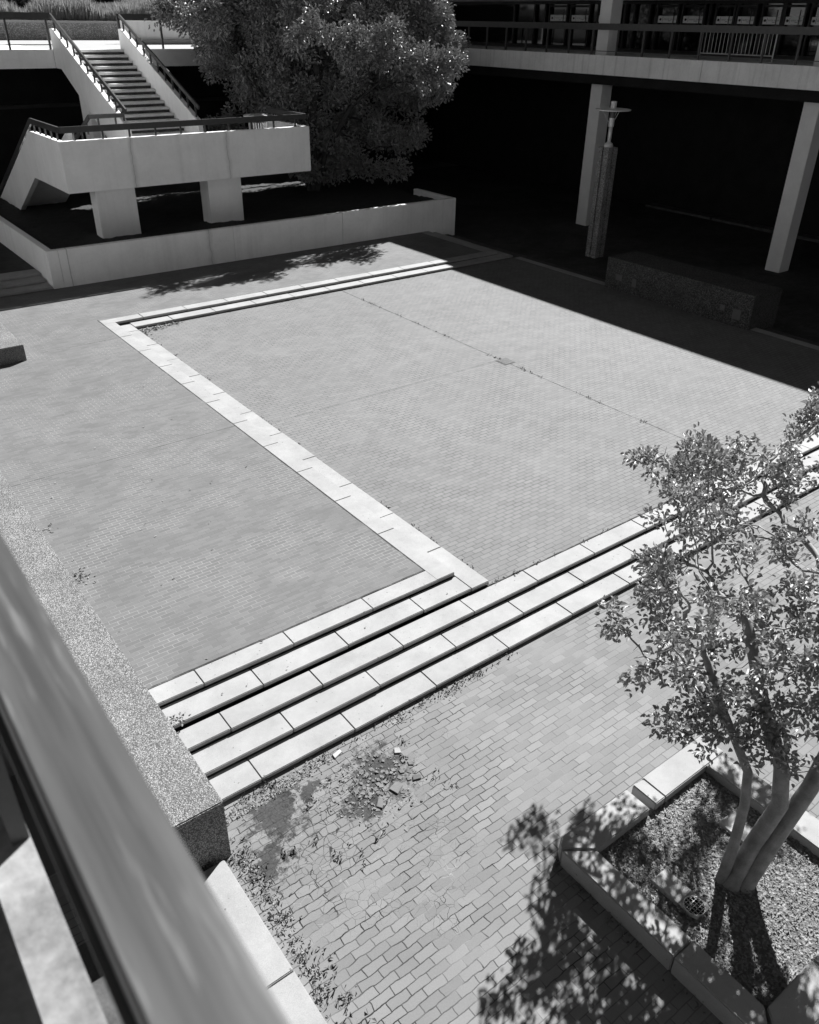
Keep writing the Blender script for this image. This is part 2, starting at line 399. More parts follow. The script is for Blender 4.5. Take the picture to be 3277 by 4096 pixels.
rb = MB(); rb.box(6.3, 20.36, 21.78, 22.0, LO, A0 - T - .003); rb.box(6.95, 20.7, 21.32, 21.66, LO, A0 - R_ - T - .003)
rb.box(20.02, 20.355, 22.0, 34, LO, A0 - T - .004); rb.box(20.36, 20.72, 21.7, 34, LO, A0 - R_ - T - .004)
rb.build('riser', M_['riser'], th)
th = thing('court_kerb', 'flush stone kerb along the shaded right side of the sunken court', 'kerb', (20.9, 14, 0))
row(th, 1, 20.75, 21.05, 0.004, js(7.04, 8.0, 1.27, 21.22) , name='kerb_slab')
rb = MB(); rb.box(20.76, 21.02, 7.0, 34, LO, -T - .001); rb.box(21.02, 21.40, 7.0, 34, LO, -R_); rb.box(21.40, 21.76, 6.7, 34, LO, -2 * R_)
rb.build('riser', M_['riser'], th)

# ------------------------------------------------------------------ low aggregate walls on the left
mb = MB(); mb.box(.75, 1.84, 5.33, 17.2, LO - .01, .6)
tag(mb.build('aggregate_wall', M_['agg'], bevel=.012), 'long low exposed aggregate wall whose end meets the steps, beside the handrail', 'wall')
mb = MB(); mb.box(.4, 3.88, 20.06, 23.6, A0 - .01, .546)
tag(mb.build('aggregate_block', M_['agg'], bevel=.012), 'exposed aggregate block at the left edge of the photo on the brick walkway', 'block')
# low stone slabs beyond the end of the aggregate wall
th = thing('stone_border', 'pale stone border slabs running from the low aggregate wall towards the camera', 'kerb', (1.3, 1, LO))
mb = MB()
for a, b in ((-3, -.1), (-.1, 1.9), (1.9, 3.86), (3.86, 5.27)): mb.box(1.15, 1.733, a + .008, b - .008, LO - .02, LO + .10)
mb.build('border_slab', M_['stone'], th, bevel=.008)
MB().box(.2, 1.149, -3, 5.27, LO - .02, LO + .04).build('border_bed', M_['riser'], th)

# ------------------------------------------------------------------ raised planter with the stair
SOIL = 1.08
th = thing('planter_wall', 'long white painted concrete planter wall below the landing of the outdoor stair', 'wall', (14, 25.8, A0))
mb = MB()
def wallseg(a, b, z1): mb.box(a + .004, b - .004, 25.7, 25.9, LO - .01, z1)
xs = [6.18, 6.50, 12.15, 16.45, 21.1, 21.75]
for a, b in zip(xs, xs[1:]): wallseg(a, b, 1.25)
mb.build('front_wall', M_['wallp'], th, bevel=.01)
MB().box(6.18, 6.38, 25.905, 44, A0 - .01, 1.25).build('side_wall', M_['white'], th, bevel=.01)
MB().box(21.55, 21.75, 25.905, 28.2, LO - .01, 1.25).build('side_wall', M_['white'], th, bevel=.01)
mb = MB(); mb.box(6.5, 21.5, 25.905, 25.915, .2, 1.2); mb.build('joint_backing', M_['gap'], th)
# soil inside the planter, gently uneven
def grid(name, x0, x1, y0, y1, z, nx, ny, amp, mat):
    gx, gy = np.meshgrid(np.linspace(x0, x1, nx), np.linspace(y0, y1, ny))
    gz = z + amp * (np.sin(gx * 1.7 + gy * .9) * .5 + np.sin(gx * .6 - gy * 2.3) * .5) + rng.normal(0, amp * .3, gx.shape)
    v = np.stack([gx, gy, gz], -1).reshape(-1, 3)
    f = [(j * nx + i, j * nx + i + 1, (j + 1) * nx + i + 1, (j + 1) * nx + i) for j in range(ny - 1) for i in range(nx - 1)]
    me = bpy.data.meshes.new(name); me.from_pydata(v.tolist(), [], f)
    for p in me.polygons: p.use_smooth = True
    return struct(link(name, me, mat))
grid('planter_soil', 6.39, 21.54, 25.93, 36, SOIL, 90, 60, .04, M_['soil'])

# three stone steps at the left
th = thing('side_steps', 'short flight of shaded steps left of the white planter wall', 'steps', (3.5, 26.4, A0))
for k in range(3):
    mb = MB()
    for a, b in ((-3, 1.4), (1.4, 5.0 - .1 * k), (5.0 - .1 * k, 6.16)): mb.box(a + .004, b - .004, 25.69 + .55 * k, 25.69 + .55 * (k + 1) + .05, A0 + R_ * (k) + .01, A0 + R_ * (k + 1) + .004 * k)
    mb.build('tread', M_['stone'], th, bevel=.01)
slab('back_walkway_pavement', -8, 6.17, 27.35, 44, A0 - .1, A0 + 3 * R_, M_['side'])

# ------------------------------------------------------------------ outdoor stair
ZL, ZU = 3.1, 6.04          # landing and upper terrace
VF, VB = 26.8, 29.8         # landing front and back
V2 = 36.3
st = thing('outdoor_staircase', 'white concrete outdoor staircase with landing and dark railings rising out of the planter', 'staircase', (11, 28, SOIL))
def rail_run(parent, pts, zoff_top, posts, ht=.17, wd=.06, base=0.0, name='handrail'):
    mb = MB()
    for p, q in zip(pts, pts[1:]):
        mb.bar((p[0], p[1], p[2] + zoff_top - ht / 2), (q[0], q[1], q[2] + zoff_top - ht / 2), wd, ht)
    h = mb.build(name, M_['rail'], parent)
    for p, q, n in [(pts[i], pts[i + 1], posts[i]) for i in range(len(pts) - 1)]:
        for k in range(n):
            t = (k + .5) / n
            x, y, z = [p[i] + (q[i] - p[i]) * t for i in range(3)]
            mb = MB(); mb.box(x - .025, x + .025, y - .025, y + .025, z - .02 + base, z + zoff_top - ht)
            mb.build('rail_post', M_['rail'], parent)
LT = 4.0
XL, XR = 7.43, 15.9
# landing parapet: front and two returns (top edge lies at LT)
mb = MB()
mb.prism([(XL, VF), (XR, VF), (XR, VB - .1), (XR - .18, VB - .1), (XR - .18, VF + .18), (XL + .18, VF + .18), (XL + .18, VB), (XL, VB)], 2, 2.56, LT)
mb.build('landing_parapet', M_['landing'], st, bevel=.015)
mb = MB(); mb.box(XL + .181, XR - .181, VF + .181, VB + .0, 2.62, ZL); mb.box(XL + .181, 10.48, VB + .001, 31.9, 2.62, ZL)
mb.build('landing_slab', M_['terrace'], st)
# piers
MB().box(8.34, 9.60, 27.18, 27.75, SOIL - .3, 2.61).build('pier', M_['white'], st, bevel=.01)
MB().box(12.10, 13.32, 27.18, 27.85, SOIL - .3, 2.61).build('pier', M_['white'], st, bevel=.01)
MB().box(10.55, 11.0, 33.4, 34.3, SOIL - .3, 5.0).build('pier', M_['white'], st, bevel=.01)
# lower flight: parapet continues away from the landing and slopes down
sl = .465
mb = MB(); yb = 36.9
mb.prism([(VB, LT), (VB + .25, LT - .06), (yb, LT - (yb - VB) * sl), (yb, LT - (yb - VB) * sl - 1.45), (30.3, 2.56), (VB, 2.56)], 0, XL, XL + .18)
mb.build('flight_parapet', M_['white'], st)
mb = MB(); mb.prism([(VB + 1.0, 2.62), (36.8, -.55), (36.8, -.25), (VB + 1.4, 3.1), (VB + 1.0, 3.1)], 0, XL + .19, XL + 1.75); mb.build('flight_slab', M_['white'], st)
# inner parapet of the lower flight
mb = MB(); mb.prism([(VB + 2.1, 3.75), (36.8, 3.75 - 4.7 * sl), (36.8, 2.4 - 4.7 * sl), (VB + 2.1, 2.6)], 0, XL + 1.76, XL + 1.92); mb.build('flight_parapet', M_['white'], st)
# upper flight
NR = 17; dz = (ZU - ZL) / NR; dv = (V2 - VB) / NR
XA, XB = 10.68, 13.1
mb = MB()
for k in range(NR):
    z1 = ZL + dz * (k + 1); y0 = VB + dv * k
    mb.box(XA, XB, y0, y0 + dv + .04, z1 - .085, z1 - .001 * (k % 3))
mb.build('tread', simple('stair_tread_concrete', .62, .8, .12, 5, .2, .003), st, bevel=.016)
mb = MB(); pl = [(VB, ZL - .3)]
for k in range(NR):
    y0 = VB + dv * k + .045
    pl += [(y0, ZL + dz * k - (.3 if k == 0 else .086)), (y0, ZL + dz * (k + 1) - .087)]
pl += [(V2, ZU - .08), (V2, ZU - .42), (VB + .4, ZL - .35)]
mb.prism(pl, 0, XA + .002, XB - .002); mb.build('riser', M_['riser'], st)
slp = (ZU - ZL) / (V2 - VB)
def flight_par(x0, x1, name):
    mb = MB(); e = V2
    mb.prism([(VB - .1, ZL + .92), (e - .25, ZU + .69), (e, ZU + .69), (e, ZU - .62), (e - .6, ZU - .62), (VB + .55, ZL - .36), (VB - .1, ZL - .36)], 0, x0, x1)
    return mb.build(name, M_['white'], st, bevel=.012)
flight_par(10.5, 10.679, 'flight_parapet'); flight_par(13.101, 13.28, 'flight_parapet')
# railings of the stair
rail_run(st, [(XR - .09, VB - .2, LT), (XR - .09, VF + .09, LT), (XL + .09, VF + .09, LT), (XL + .09, VB, LT), (XL + .09, yb, LT - (yb - VB) * sl)], .38, (3, 10, 5, 12))
for x in (10.59, 13.19):
    rail_run(st, [(x, VB - .1, ZL + .92), (x, V2 - .1, ZU + .69)], .50, (11,), ht=.13)
rail_run(st, [(10.5, VB - .05, ZL + .85), (9.35, VB - .05, ZL + .85), (9.35, VB + 5.5, ZL + .85 - 5.5 * sl)], .45, (2, 8), ht=.13)

# litter bin on the landing
bn = thing('litter_bin', 'ribbed litter bin with flat lid behind the railing at the landing', 'bin', (14.5, 27.9, ZL))
cx, cy = 14.5, 27.9
MB().tube([(cx, cy, ZL), (cx, cy, ZL + .95)], .26, 20).build('liner', M_['frame'], bn)
mb = MB()
for k in range(22):
    a = 2 * math.pi * k / 22; mb.box(cx + .29 * math.cos(a) - .018, cx + .29 * math.cos(a) + .018, cy + .29 * math.sin(a) - .018, cy + .29 * math.sin(a) + .018, ZL + .03, ZL + 1.0)
mb.build('slats', M_['metal'], bn)
MB().tube([(cx, cy, ZL + 1.14), (cx, cy, ZL + 1.22), (cx, cy, ZL + 1.25)], [.46, .48, .2], 28).build('lid', M_['metal'], bn)
MB().tube([(cx, cy, ZL + .96), (cx, cy, ZL + 1.14)], .05, 8).build('lid_stem', M_['frame'], bn)

# ------------------------------------------------------------------ upper terrace behind
slab('upper_terrace', -30, 10.495, 36.32, 100, 5.42, ZU, M_['white'])
slab('upper_terrace', 10.5, 26.9, 36.32, 100, 5.42, ZU - .003, M_['terrace'])
tw = thing('terrace_undercroft', 'dark wall under the upper terrace behind the staircase', 'wall', (6, 41, 0))
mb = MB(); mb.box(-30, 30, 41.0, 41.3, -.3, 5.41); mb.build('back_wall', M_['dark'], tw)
mb = MB(); mb.box(-30, 30, 40.85, 40.99, 3.7, 3.85); mb.build('ledge', M_['frame'], tw)
tb = thing('terrace_planter_wall', 'pale aggregate retaining wall with coping on the upper terrace behind the stair', 'wall', (14, 50, ZU))
MB().box(-20, 24, 49.5, 49.9, ZU, 6.80).build('wall_face', M_['agg_pale'], tb)
MB().box(-20.03, 24.03, 49.44, 50.0, 6.80, 6.9).build('coping', M_['terrace'], tb)
slab('planter_bed', -20, 24, 50.0, 70, ZU, 6.82, M_['soil'])
tag(MB().box(2, 9.5, 46.5, 47.0, ZU, ZU + .22).build('stone_bench', M_['terrace'], bevel=.02), 'low pale stone ledge on the upper terrace at the far left', 'ledge')
tp = thing('terrace_partition', 'pale upright panel beyond the terrace railing, right of the stair top', 'wall', (16.4, 42, ZU))
MB().box(15.75, 21, 43.0, 43.2, ZU, 6.98).build('panel', M_['white'], tp)
MB().box(15.70, 21.05, 42.7, 42.99, ZU, ZU + .16).build('plinth', M_['terrace'], tp)
def terrace_rail(x0, x1, label, posts, endp):
    r = thing('terrace_railing', label, 'railing', ((x0 + x1) / 2, 36.4, ZU))
    mb = MB(); mb.box(x0, x1, 36.36, 36.43, ZU + .98, ZU + 1.19); mb.build('top_rail', M_['rail'], r)
    MB().box(x0, x1, 36.38, 36.41, ZU + .14, ZU + .17).build('bottom_rail', M_['rail'], r)
    for x in posts: MB().box(x - .035, x + .035, 36.36, 36.42, ZU, ZU + .98).build('rail_post', M_['rail'], r)
terrace_rail(-6, 10.6, 'dark railing on the walkway edge left of the stair top', [-5.5, -3.5, -1.3, .8, 3, 5.2, 7.6, 9.0 - .0, 10.45], 0)
terrace_rail(13.15, 26.8, 'dark railing on the terrace edge right of the stair top, partly hidden by the tree', [13.2, 14.9, 16.6, 18.3, 20, 22, 24, 26], 0)

# ------------------------------------------------------------------ right-hand building
UB = 26.95
bd = thing('gallery_building', 'dark two storey building with white gallery slab and square columns on the right', 'building', (31, 18, LO))
mb = MB(); ys = [-12] + [3.0 + 5.4 * k for k in range(0, 7)] + [46]
for a, b in zip(ys, ys[1:]): mb.box(UB, UB + .3, a + .006, b - .006, 5.50, 6.15)
mb.build('gallery_fascia', M_['fascia'], bd, bevel=.01)
MB().box(UB + .301, 34.9, -12, 46, 5.75, 6.10).build('gallery_floor', M_['column'], bd)
MB().box(27.35, 48, -12, 46, 8.02, 8.25).build('roof', M_['column'], bd)
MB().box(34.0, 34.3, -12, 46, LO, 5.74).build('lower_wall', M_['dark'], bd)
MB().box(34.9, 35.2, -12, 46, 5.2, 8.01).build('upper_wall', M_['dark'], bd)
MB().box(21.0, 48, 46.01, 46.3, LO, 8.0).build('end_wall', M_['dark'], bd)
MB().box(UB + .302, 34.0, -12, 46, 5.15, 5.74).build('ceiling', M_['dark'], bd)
mb = MB(); mb.box(33.4, 33.99, 16.2, 21.9, LO, LO + .1); mb.box(33.4, 33.99, 22.0, 25.6, LO, LO + .1); mb.box(33.35, 33.99, 12.6, 19.7, LO, LO + .05)
mb.build('plinth', M_['riser'], bd)
for y0 in (6.25, 15.12, 24.2):
    mb = MB(); mb.box(27.75, 28.35, y0, y0 + .56, LO, 5.16); mb.build('lower_column', M_['column'], bd, bevel=.01)
    mb = MB(); mb.box(27.75, 28.35, y0, y0 + .56, 6.101, 8.018); mb.build('upper_column', M_['column'], bd, bevel=.01)
# storefront
US = 32.0
ff = MB().box(US - .02, US + .1, -12, 46, 6.101, 6.26).box(US - .02, US + .1, -12, 46, 7.9, 8.018).build('storefront_frame', M_['frame'], bd)
MB().box(US + .11, US + .13, -12, 46, 6.26, 7.9).build('glazing', M_['glass'], bd)
doors = [(31.58, 30.56), (30.23, 29.19), (28.6, 27.5), (25.35, 24.4), (24.1, 23.15), (22.53, 21.80), (21.58, 20.86), (20.5, 19.78), (19.58, 18.87), (18.55, 17.85)]
sx = {}
for i, (a, b) in enumerate(doors):
    fr = MB()
    for y in (a + .05, b - .05): fr.box(US - .03, US + .09, y - .04, y + .04, 6.262, 7.898)
    fr.box(US - .029, US + .089, b, a, 7.78, 7.86)
    fr.build('door_frame', M_['frame'], bd)
    s = MB().box(US + .02, US + .04, b, a, 7.235, 7.48).build('door_sign', M_['sign'], bd)
    e = MB()
    # emblem, upright rule, row of small slanted letter strokes, as on the photographed door plates
    w_ = a - b; xx = US + .018
    ey = a - .13 * w_; ez = 7.355
    e.prism([(ey + .055 * math.cos(t) , ez + .045 * math.sin(t)) for t in [2 * math.pi * k / 14 for k in range(14)]], 0, xx - .003, xx)
    e.build('emblem', M_['ink'], s); e = MB()
    ry = a - .25 * w_; e.box(xx - .003, xx, ry - .006, ry + .006, ez - .085, ez + .085)
    for k in range(13):
        if k in (6,): continue
        y = a - (.31 + .05 * k) * w_
        e.prism([(y - .010, ez - .02), (y, ez - .02), (y - .014, ez + .03), (y - .024, ez + .03)], 0, xx - .003, xx)
    e.box(xx - .002, xx, a - .72 * w_, a - .55 * w_, ez - .06, ez - .045)
    e.build('lettering', M_['ink'], s)
    if True:
        x0 = MB().box(US - .05, US - .03, b + .12, b + .15, 6.9, 7.7); x0.build('door_handle', M_['frame'], bd)
mb = MB()
for y in (34, 32.6, 31.9, 27.1, 26.6, 25.8, 22.85, 17.5, 16.9, 14, 11): MB().box(US - .03, US + .09, y - .05, y + .05, 6.262, 7.898).build('mullion', M_['frame'], bd)
# gallery railing
gr = thing('gallery_railing', 'dark railing with a deep top rail along the gallery edge of the right-hand building', 'railing', (UB + .1, 18, 6.15))
MB().box(UB + .06, UB + .13, -10, 45, 6.97, 7.18).build('top_rail', M_['rail'], gr)
MB().box(UB + .085, UB + .105, -10, 45, 6.27, 6.295).build('bottom_rail', M_['rail'], gr)
y = 15.86 - 1.205 * 7
while y < 44:
    MB().box(UB + .04, UB + .10, y - .03, y + .03, 6.10 + .051, 6.97).build('rail_post', M_['rail'], gr); y += 1.205
# crowd barrier standing behind the railing
cb = thing('crowd_barrier', 'pale metal crowd barrier with upright bars standing behind the gallery railing', 'barrier', (28.5, 19, 6.1))
y0, y1, bx = 17.6, 20.5, 28.5
mb = MB(); mb.tube([(bx, y0, 6.14), (bx, y0, 7.12)], .022); mb.tube([(bx, y1, 6.14), (bx, y1, 7.12)], .022)
mb.tube([(bx, y0, 7.12), (bx, y1, 7.12)], .022); mb.tube([(bx, y0, 6.32), (bx, y1, 6.32)], .018); mb.build('barrier_frame', M_['metal'], cb)
for k in range(1, 19):
    y = y0 + (y1 - y0) * k / 19; MB().tube([(bx, y, 6.32), (bx, y, 7.12)], .009, 6).build('bar', M_['metal'], cb)
for y in (y0 + .12, y1 - .12): MB().bar((bx - .3, y, 6.12), (bx + .3, y, 6.12), .04, .02).build('foot', M_['metal'], cb)

# ------------------------------------------------------------------ lamp, bench
lx, ly = 24.09, 20.4
lp = thing('plaza_lamp', 'lamp post with aggregate pillar and flat disc shade standing in the shade on the right', 'street lamp', (lx, ly, LO))
mb = MB(); a = .235; g = .045
out = [(lx - a, ly - a), (lx - g, ly - a), (lx - g, ly - a + .06), (lx + g, ly - a + .06), (lx + g, ly - a), (lx + a, ly - a), (lx + a, ly - g), (lx + a - .06, ly - g), (lx + a - .06, ly + g), (lx + a, ly + g),
       (lx + a, ly + a), (lx + g, ly + a), (lx + g, ly + a - .06), (lx - g, ly + a - .06), (lx - g, ly + a), (lx - a, ly + a), (lx - a, ly + g), (lx - a + .06, ly + g), (lx - a + .06, ly - g), (lx - a, ly - g)]
mb.prism(out, 2, LO, 3.50).build('pillar', M_['agg_dark'], lp)
MB().tube([(lx, ly, 3.501), (lx, ly, 3.55), (lx, ly, 3.62), (lx, ly, 3.66)], [.15, .16, .13, .07], 20).build('collar', M_['metal'], lp, smooth=False)
MB().tube([(lx, ly, 3.6), (lx, ly, 4.2)], .065, 16).build('pole', M_['metal'], lp, smooth=True)
MB().tube([(lx, ly, 4.15), (lx, ly, 4.42)], .095, 16).build('lamp_socket', M_['metal'], lp, smooth=False)
MB().tube([(lx, ly, 4.42), (lx, ly, 4.66)], .085, 16).build('lamp_lens', M_['plate'], lp, smooth=False)
MB().tube([(lx, ly, 4.66), (lx, ly, 4.69), (lx, ly, 4.71)], [.60, .60, .12], 40).build('lamp_shade', M_['metal'], lp)
MB().tube([(lx, ly, 4.71), (lx, ly, 4.93)], .10, 16).build('cap', M_['metal'], lp)
for t in range(3):
    q = 2 * math.pi * t / 3 + 2.4
    MB().tube([(lx + .09 * math.cos(q), ly + .09 * math.sin(q), 4.28), (lx + .36 * math.cos(q), ly + .36 * math.sin(q), 4.66)], .009, 6).build('stay', M_['metal'], lp)
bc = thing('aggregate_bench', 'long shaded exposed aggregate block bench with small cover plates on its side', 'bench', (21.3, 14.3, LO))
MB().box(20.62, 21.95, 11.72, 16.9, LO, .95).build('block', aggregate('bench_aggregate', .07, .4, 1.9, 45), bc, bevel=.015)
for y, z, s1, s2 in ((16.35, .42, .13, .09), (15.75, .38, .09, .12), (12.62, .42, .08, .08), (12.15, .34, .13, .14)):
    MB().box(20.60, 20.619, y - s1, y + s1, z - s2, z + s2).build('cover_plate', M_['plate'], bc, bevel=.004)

# ------------------------------------------------------------------ drain in the court
dr = thing('court_drain', 'small square drain cover at the centre of the sunken court', 'drain', (13.47, 13.77, 0))
MB().box(13.30, 13.66, 13.60, 13.98, -.01, .004).build('surround', M_['riser'], dr)
mb = MB()
for k in range(8): mb.box(13.34, 13.62, 13.63 + .042 * k, 13.65 + .042 * k, .0045, .012)
mb.build('grate', M_['iron'], dr)

# ------------------------------------------------------------------ near terrace and handrail
nr = thing('handrail', 'blurred broad painted metal handrail crossing the lower left corner close to the camera', 'railing', (.1, 1, 5.6))
MB().box(.05, .152, -3, 7, 6.425, 6.45).build('top_plate', M_['handrail'], nr, bevel=.003)
MB().box(.056, .146, -3, 7, 6.26, 6.424).build('rail_body', M_['rail'], nr)
MB().box(.044, .156, -3, 7, 6.235, 6.259).build('bottom_flange', M_['handrail'], nr, bevel=.003)
for y in (.33, 1.50, 2.70, 3.9, 5.1, -.9): MB().box(.012, .05, y - .04, y + .09, 5.6, 6.234).build('rail_post', M_['rail'], nr)
nc = thing('terrace_edge', 'blurred pale concrete kerb under the handrail at the lower left', 'kerb', (0, 1, 5.0))
MB().box(-.05, .052, -3, 7, 5.0, 5.6).build('kerb', simple('mottled_kerb', .23, .85, .4, 4.5, .4, .004), nc, bevel=.006)
slab('near_terrace', -14, -.051, -8, 12, 5.0, 5.53, M_['floor'])
pale = simple('bounce_facade', .38, .8, .08, 1, 0)  # for two unseen blocks added to bounce sunlight into the shade
nb = thing('bounce_block', 'added unseen pale block with window bands on the left, bouncing sunlight towards the gallery', 'building', (-16, 10, LO))
MB().box(-26, -14.2, -20, 60, LO, 14).build('wall', pale, nb)
for zz in (1.5, 5.5, 9.5):
    MB().box(-14.19, -14.15, -18, 58, zz, zz + 1.7).build('window_band', M_['glass'], nb)
nb = thing('bounce_block', 'added unseen pale block with window bands behind the camera, bouncing sunlight onto shaded walls', 'building', (10, -16, LO))  # second added block, throws light on the walls facing the camera
MB().box(-14, 60, -30, -15, LO, 12).build('wall', pale, nb)
for zz in (1.5, 5.5, 9.0):
    MB().box(-12, 58, -14.99, -14.95, zz, zz + 1.6).build('window_band', M_['glass'], nb)

# ------------------------------------------------------------------ tree planter (bottom right)
PT = 0.0; PS = -.11
pk = thing('tree_planter_kerb', 'square pale stone planter kerb around the small multi-stemmed tree', 'planter', (5.7, 2.0, LO))
def kseg(poly): MB().prism(poly, 2, LO - .005, PT).build('kerb_slab', M_['stone'], pk, bevel=.01)
xo, xi, xr, xR = 4.50, 4.79, 6.64, 6.98
yo, yi, yr, yR = 3.35, 3.03, 1.10, .78
g = .006
# far side
kseg([(xo + .10, yo), (5.66, yo), (5.66, yi), (xi, yi)][::-1] if False else [(xo + .02, yo - .10), (xo + .10, yo), (5.64, yo), (5.64, yi), (xi + .01, yi + .0)])
kseg([(5.74, yo), (5.90, yo - .02), (5.90, yi), (5.74, yi)])
kseg([(5.905, yo), (xR, yo), (xR - .0, yi + .003), (5.905, yi)])
# left side
kseg([(xo, yo - .12), (xi, yi - .01), (xi, 1.86), (xo + .01, 1.86)])
kseg([(xo + .01, 1.85), (xi, 1.85), (xi, yr + .02), (xo + .02, yr - .22)])
# near side and right side
kseg([(xo + .03, yR), (xi + .01, yr), (5.5, yr), (5.5, yR)]); kseg([(5.51, yR), (5.51, yr), (xr, yr), (xR, yR)])
kseg([(xr, yi), (xR, yi), (xR, 2.22), (xr, 2.22)]); kseg([(xr, 2.21), (xR, 2.21), (xR, yR + .003), (xr, yr + .003)])
def mulch():
    o = grid('planter_mulch', xi - .05, xr + .05, yr - .05, yi + .05, PS, 110, 110, .012, M_['mulch']); return o
mulch()
n = 3800
P = np.stack([rng.uniform(xi, xr, n), rng.uniform(yr, yi, n), PS + rng.uniform(.004, .022, n)], 1)
D = np.stack([rng.normal(0, 1, n), rng.normal(0, 1, n), rng.normal(0, .25, n)], 1)
tag(quads('mulch_chips', leaves(P, D, .032, .014, up=2, bend=.1, fold=.1, jit=.1), M_['litter'], nper=6, faces=LF), 'pale leaf and bark chips scattered over the soil inside the tree planter', 'mulch', kind='stuff')
def lid(x0, x1, y0, y1, gx, gy, label):
    t_ = thing('valve_box_lid', label, 'lid', ((x0 + x1) / 2, (y0 + y1) / 2, PS))
    z = PS + .035
    # slab with a round opening: outline boxes around an octagonal well, then a ring and bars
    r = .105
    mb = MB(); mb.box(x0, x1, gy + r, y1, PS - .03, z); mb.build('slab', M_['lid'], t_, bevel=.006)
    mb = MB(); n_ = 24; ring = [(gx + r * math.cos(2 * math.pi * k / n_), gy + r * math.sin(2 * math.pi * k / n_)) for k in range(n_)]
    bm = mb.bm
    def sq(p):
        dx, dy = p[0] - gx, p[1] - gy; hx = (x1 - x0) / 2
        cx_ = (x0 + x1) / 2
        s = max(abs(dx) / hx, abs(dy) / r * 0.985, 1e-6)
        X = min(max(gx + dx / s, x0), x1); Y = min(max(gy + dy / s, y0), gy + r)
        return (X, Y)
    outr = [sq(p) for p in ring]
    A_ = [bm.verts.new((*p, z)) for p in ring]; B_ = [bm.verts.new((*p, z)) for p in outr]
    A2 = [bm.verts.new((*p, PS - .02)) for p in ring]
    for k in range(n_):
        j = (k + 1) % n_
        bm.faces.new((A_[k], A_[j], B_[j], B_[k])); bm.faces.new((A_[k], A2[k], A2[j], A_[j]))
    mb.build('grate_surround', M_['lid'], t_)
    MB().tube([(gx, gy, PS - .02), (gx, gy, PS + .008)], r - .002, 24).build('well', M_['dark'], t_)
    mb = MB()
    rr = r - .004; k = -2
    for k in (-2, -1, 0, 1, 2):
        o_ = k * .036; h = math.sqrt(rr * rr - o_ * o_)
        mb.bar((gx + o_, gy - h, z - .004), (gx + o_, gy + h, z - .004), .003, .004); mb.bar((gx - h, gy + o_, z - .0045), (gx + h, gy + o_, z - .0045), .003, .0035)
    m2 = 28
    mb.tube([(gx + rr * math.cos(2 * math.pi * k / m2), gy + rr * math.sin(2 * math.pi * k / m2), z - .002) for k in range(m2 + 1)], .004, 6, cap=False)
    mb.build('grate', M_['metal'], t_)
lid(5.02, 5.25, 1.97, 2.50, 5.135, 2.075, 'pale valve box lid with a round grate left of the tree trunk')
lid(6.15, 6.39, 1.95, 2.51, 6.27, 2.055, 'pale valve box lid with a round grate behind the tree trunk')

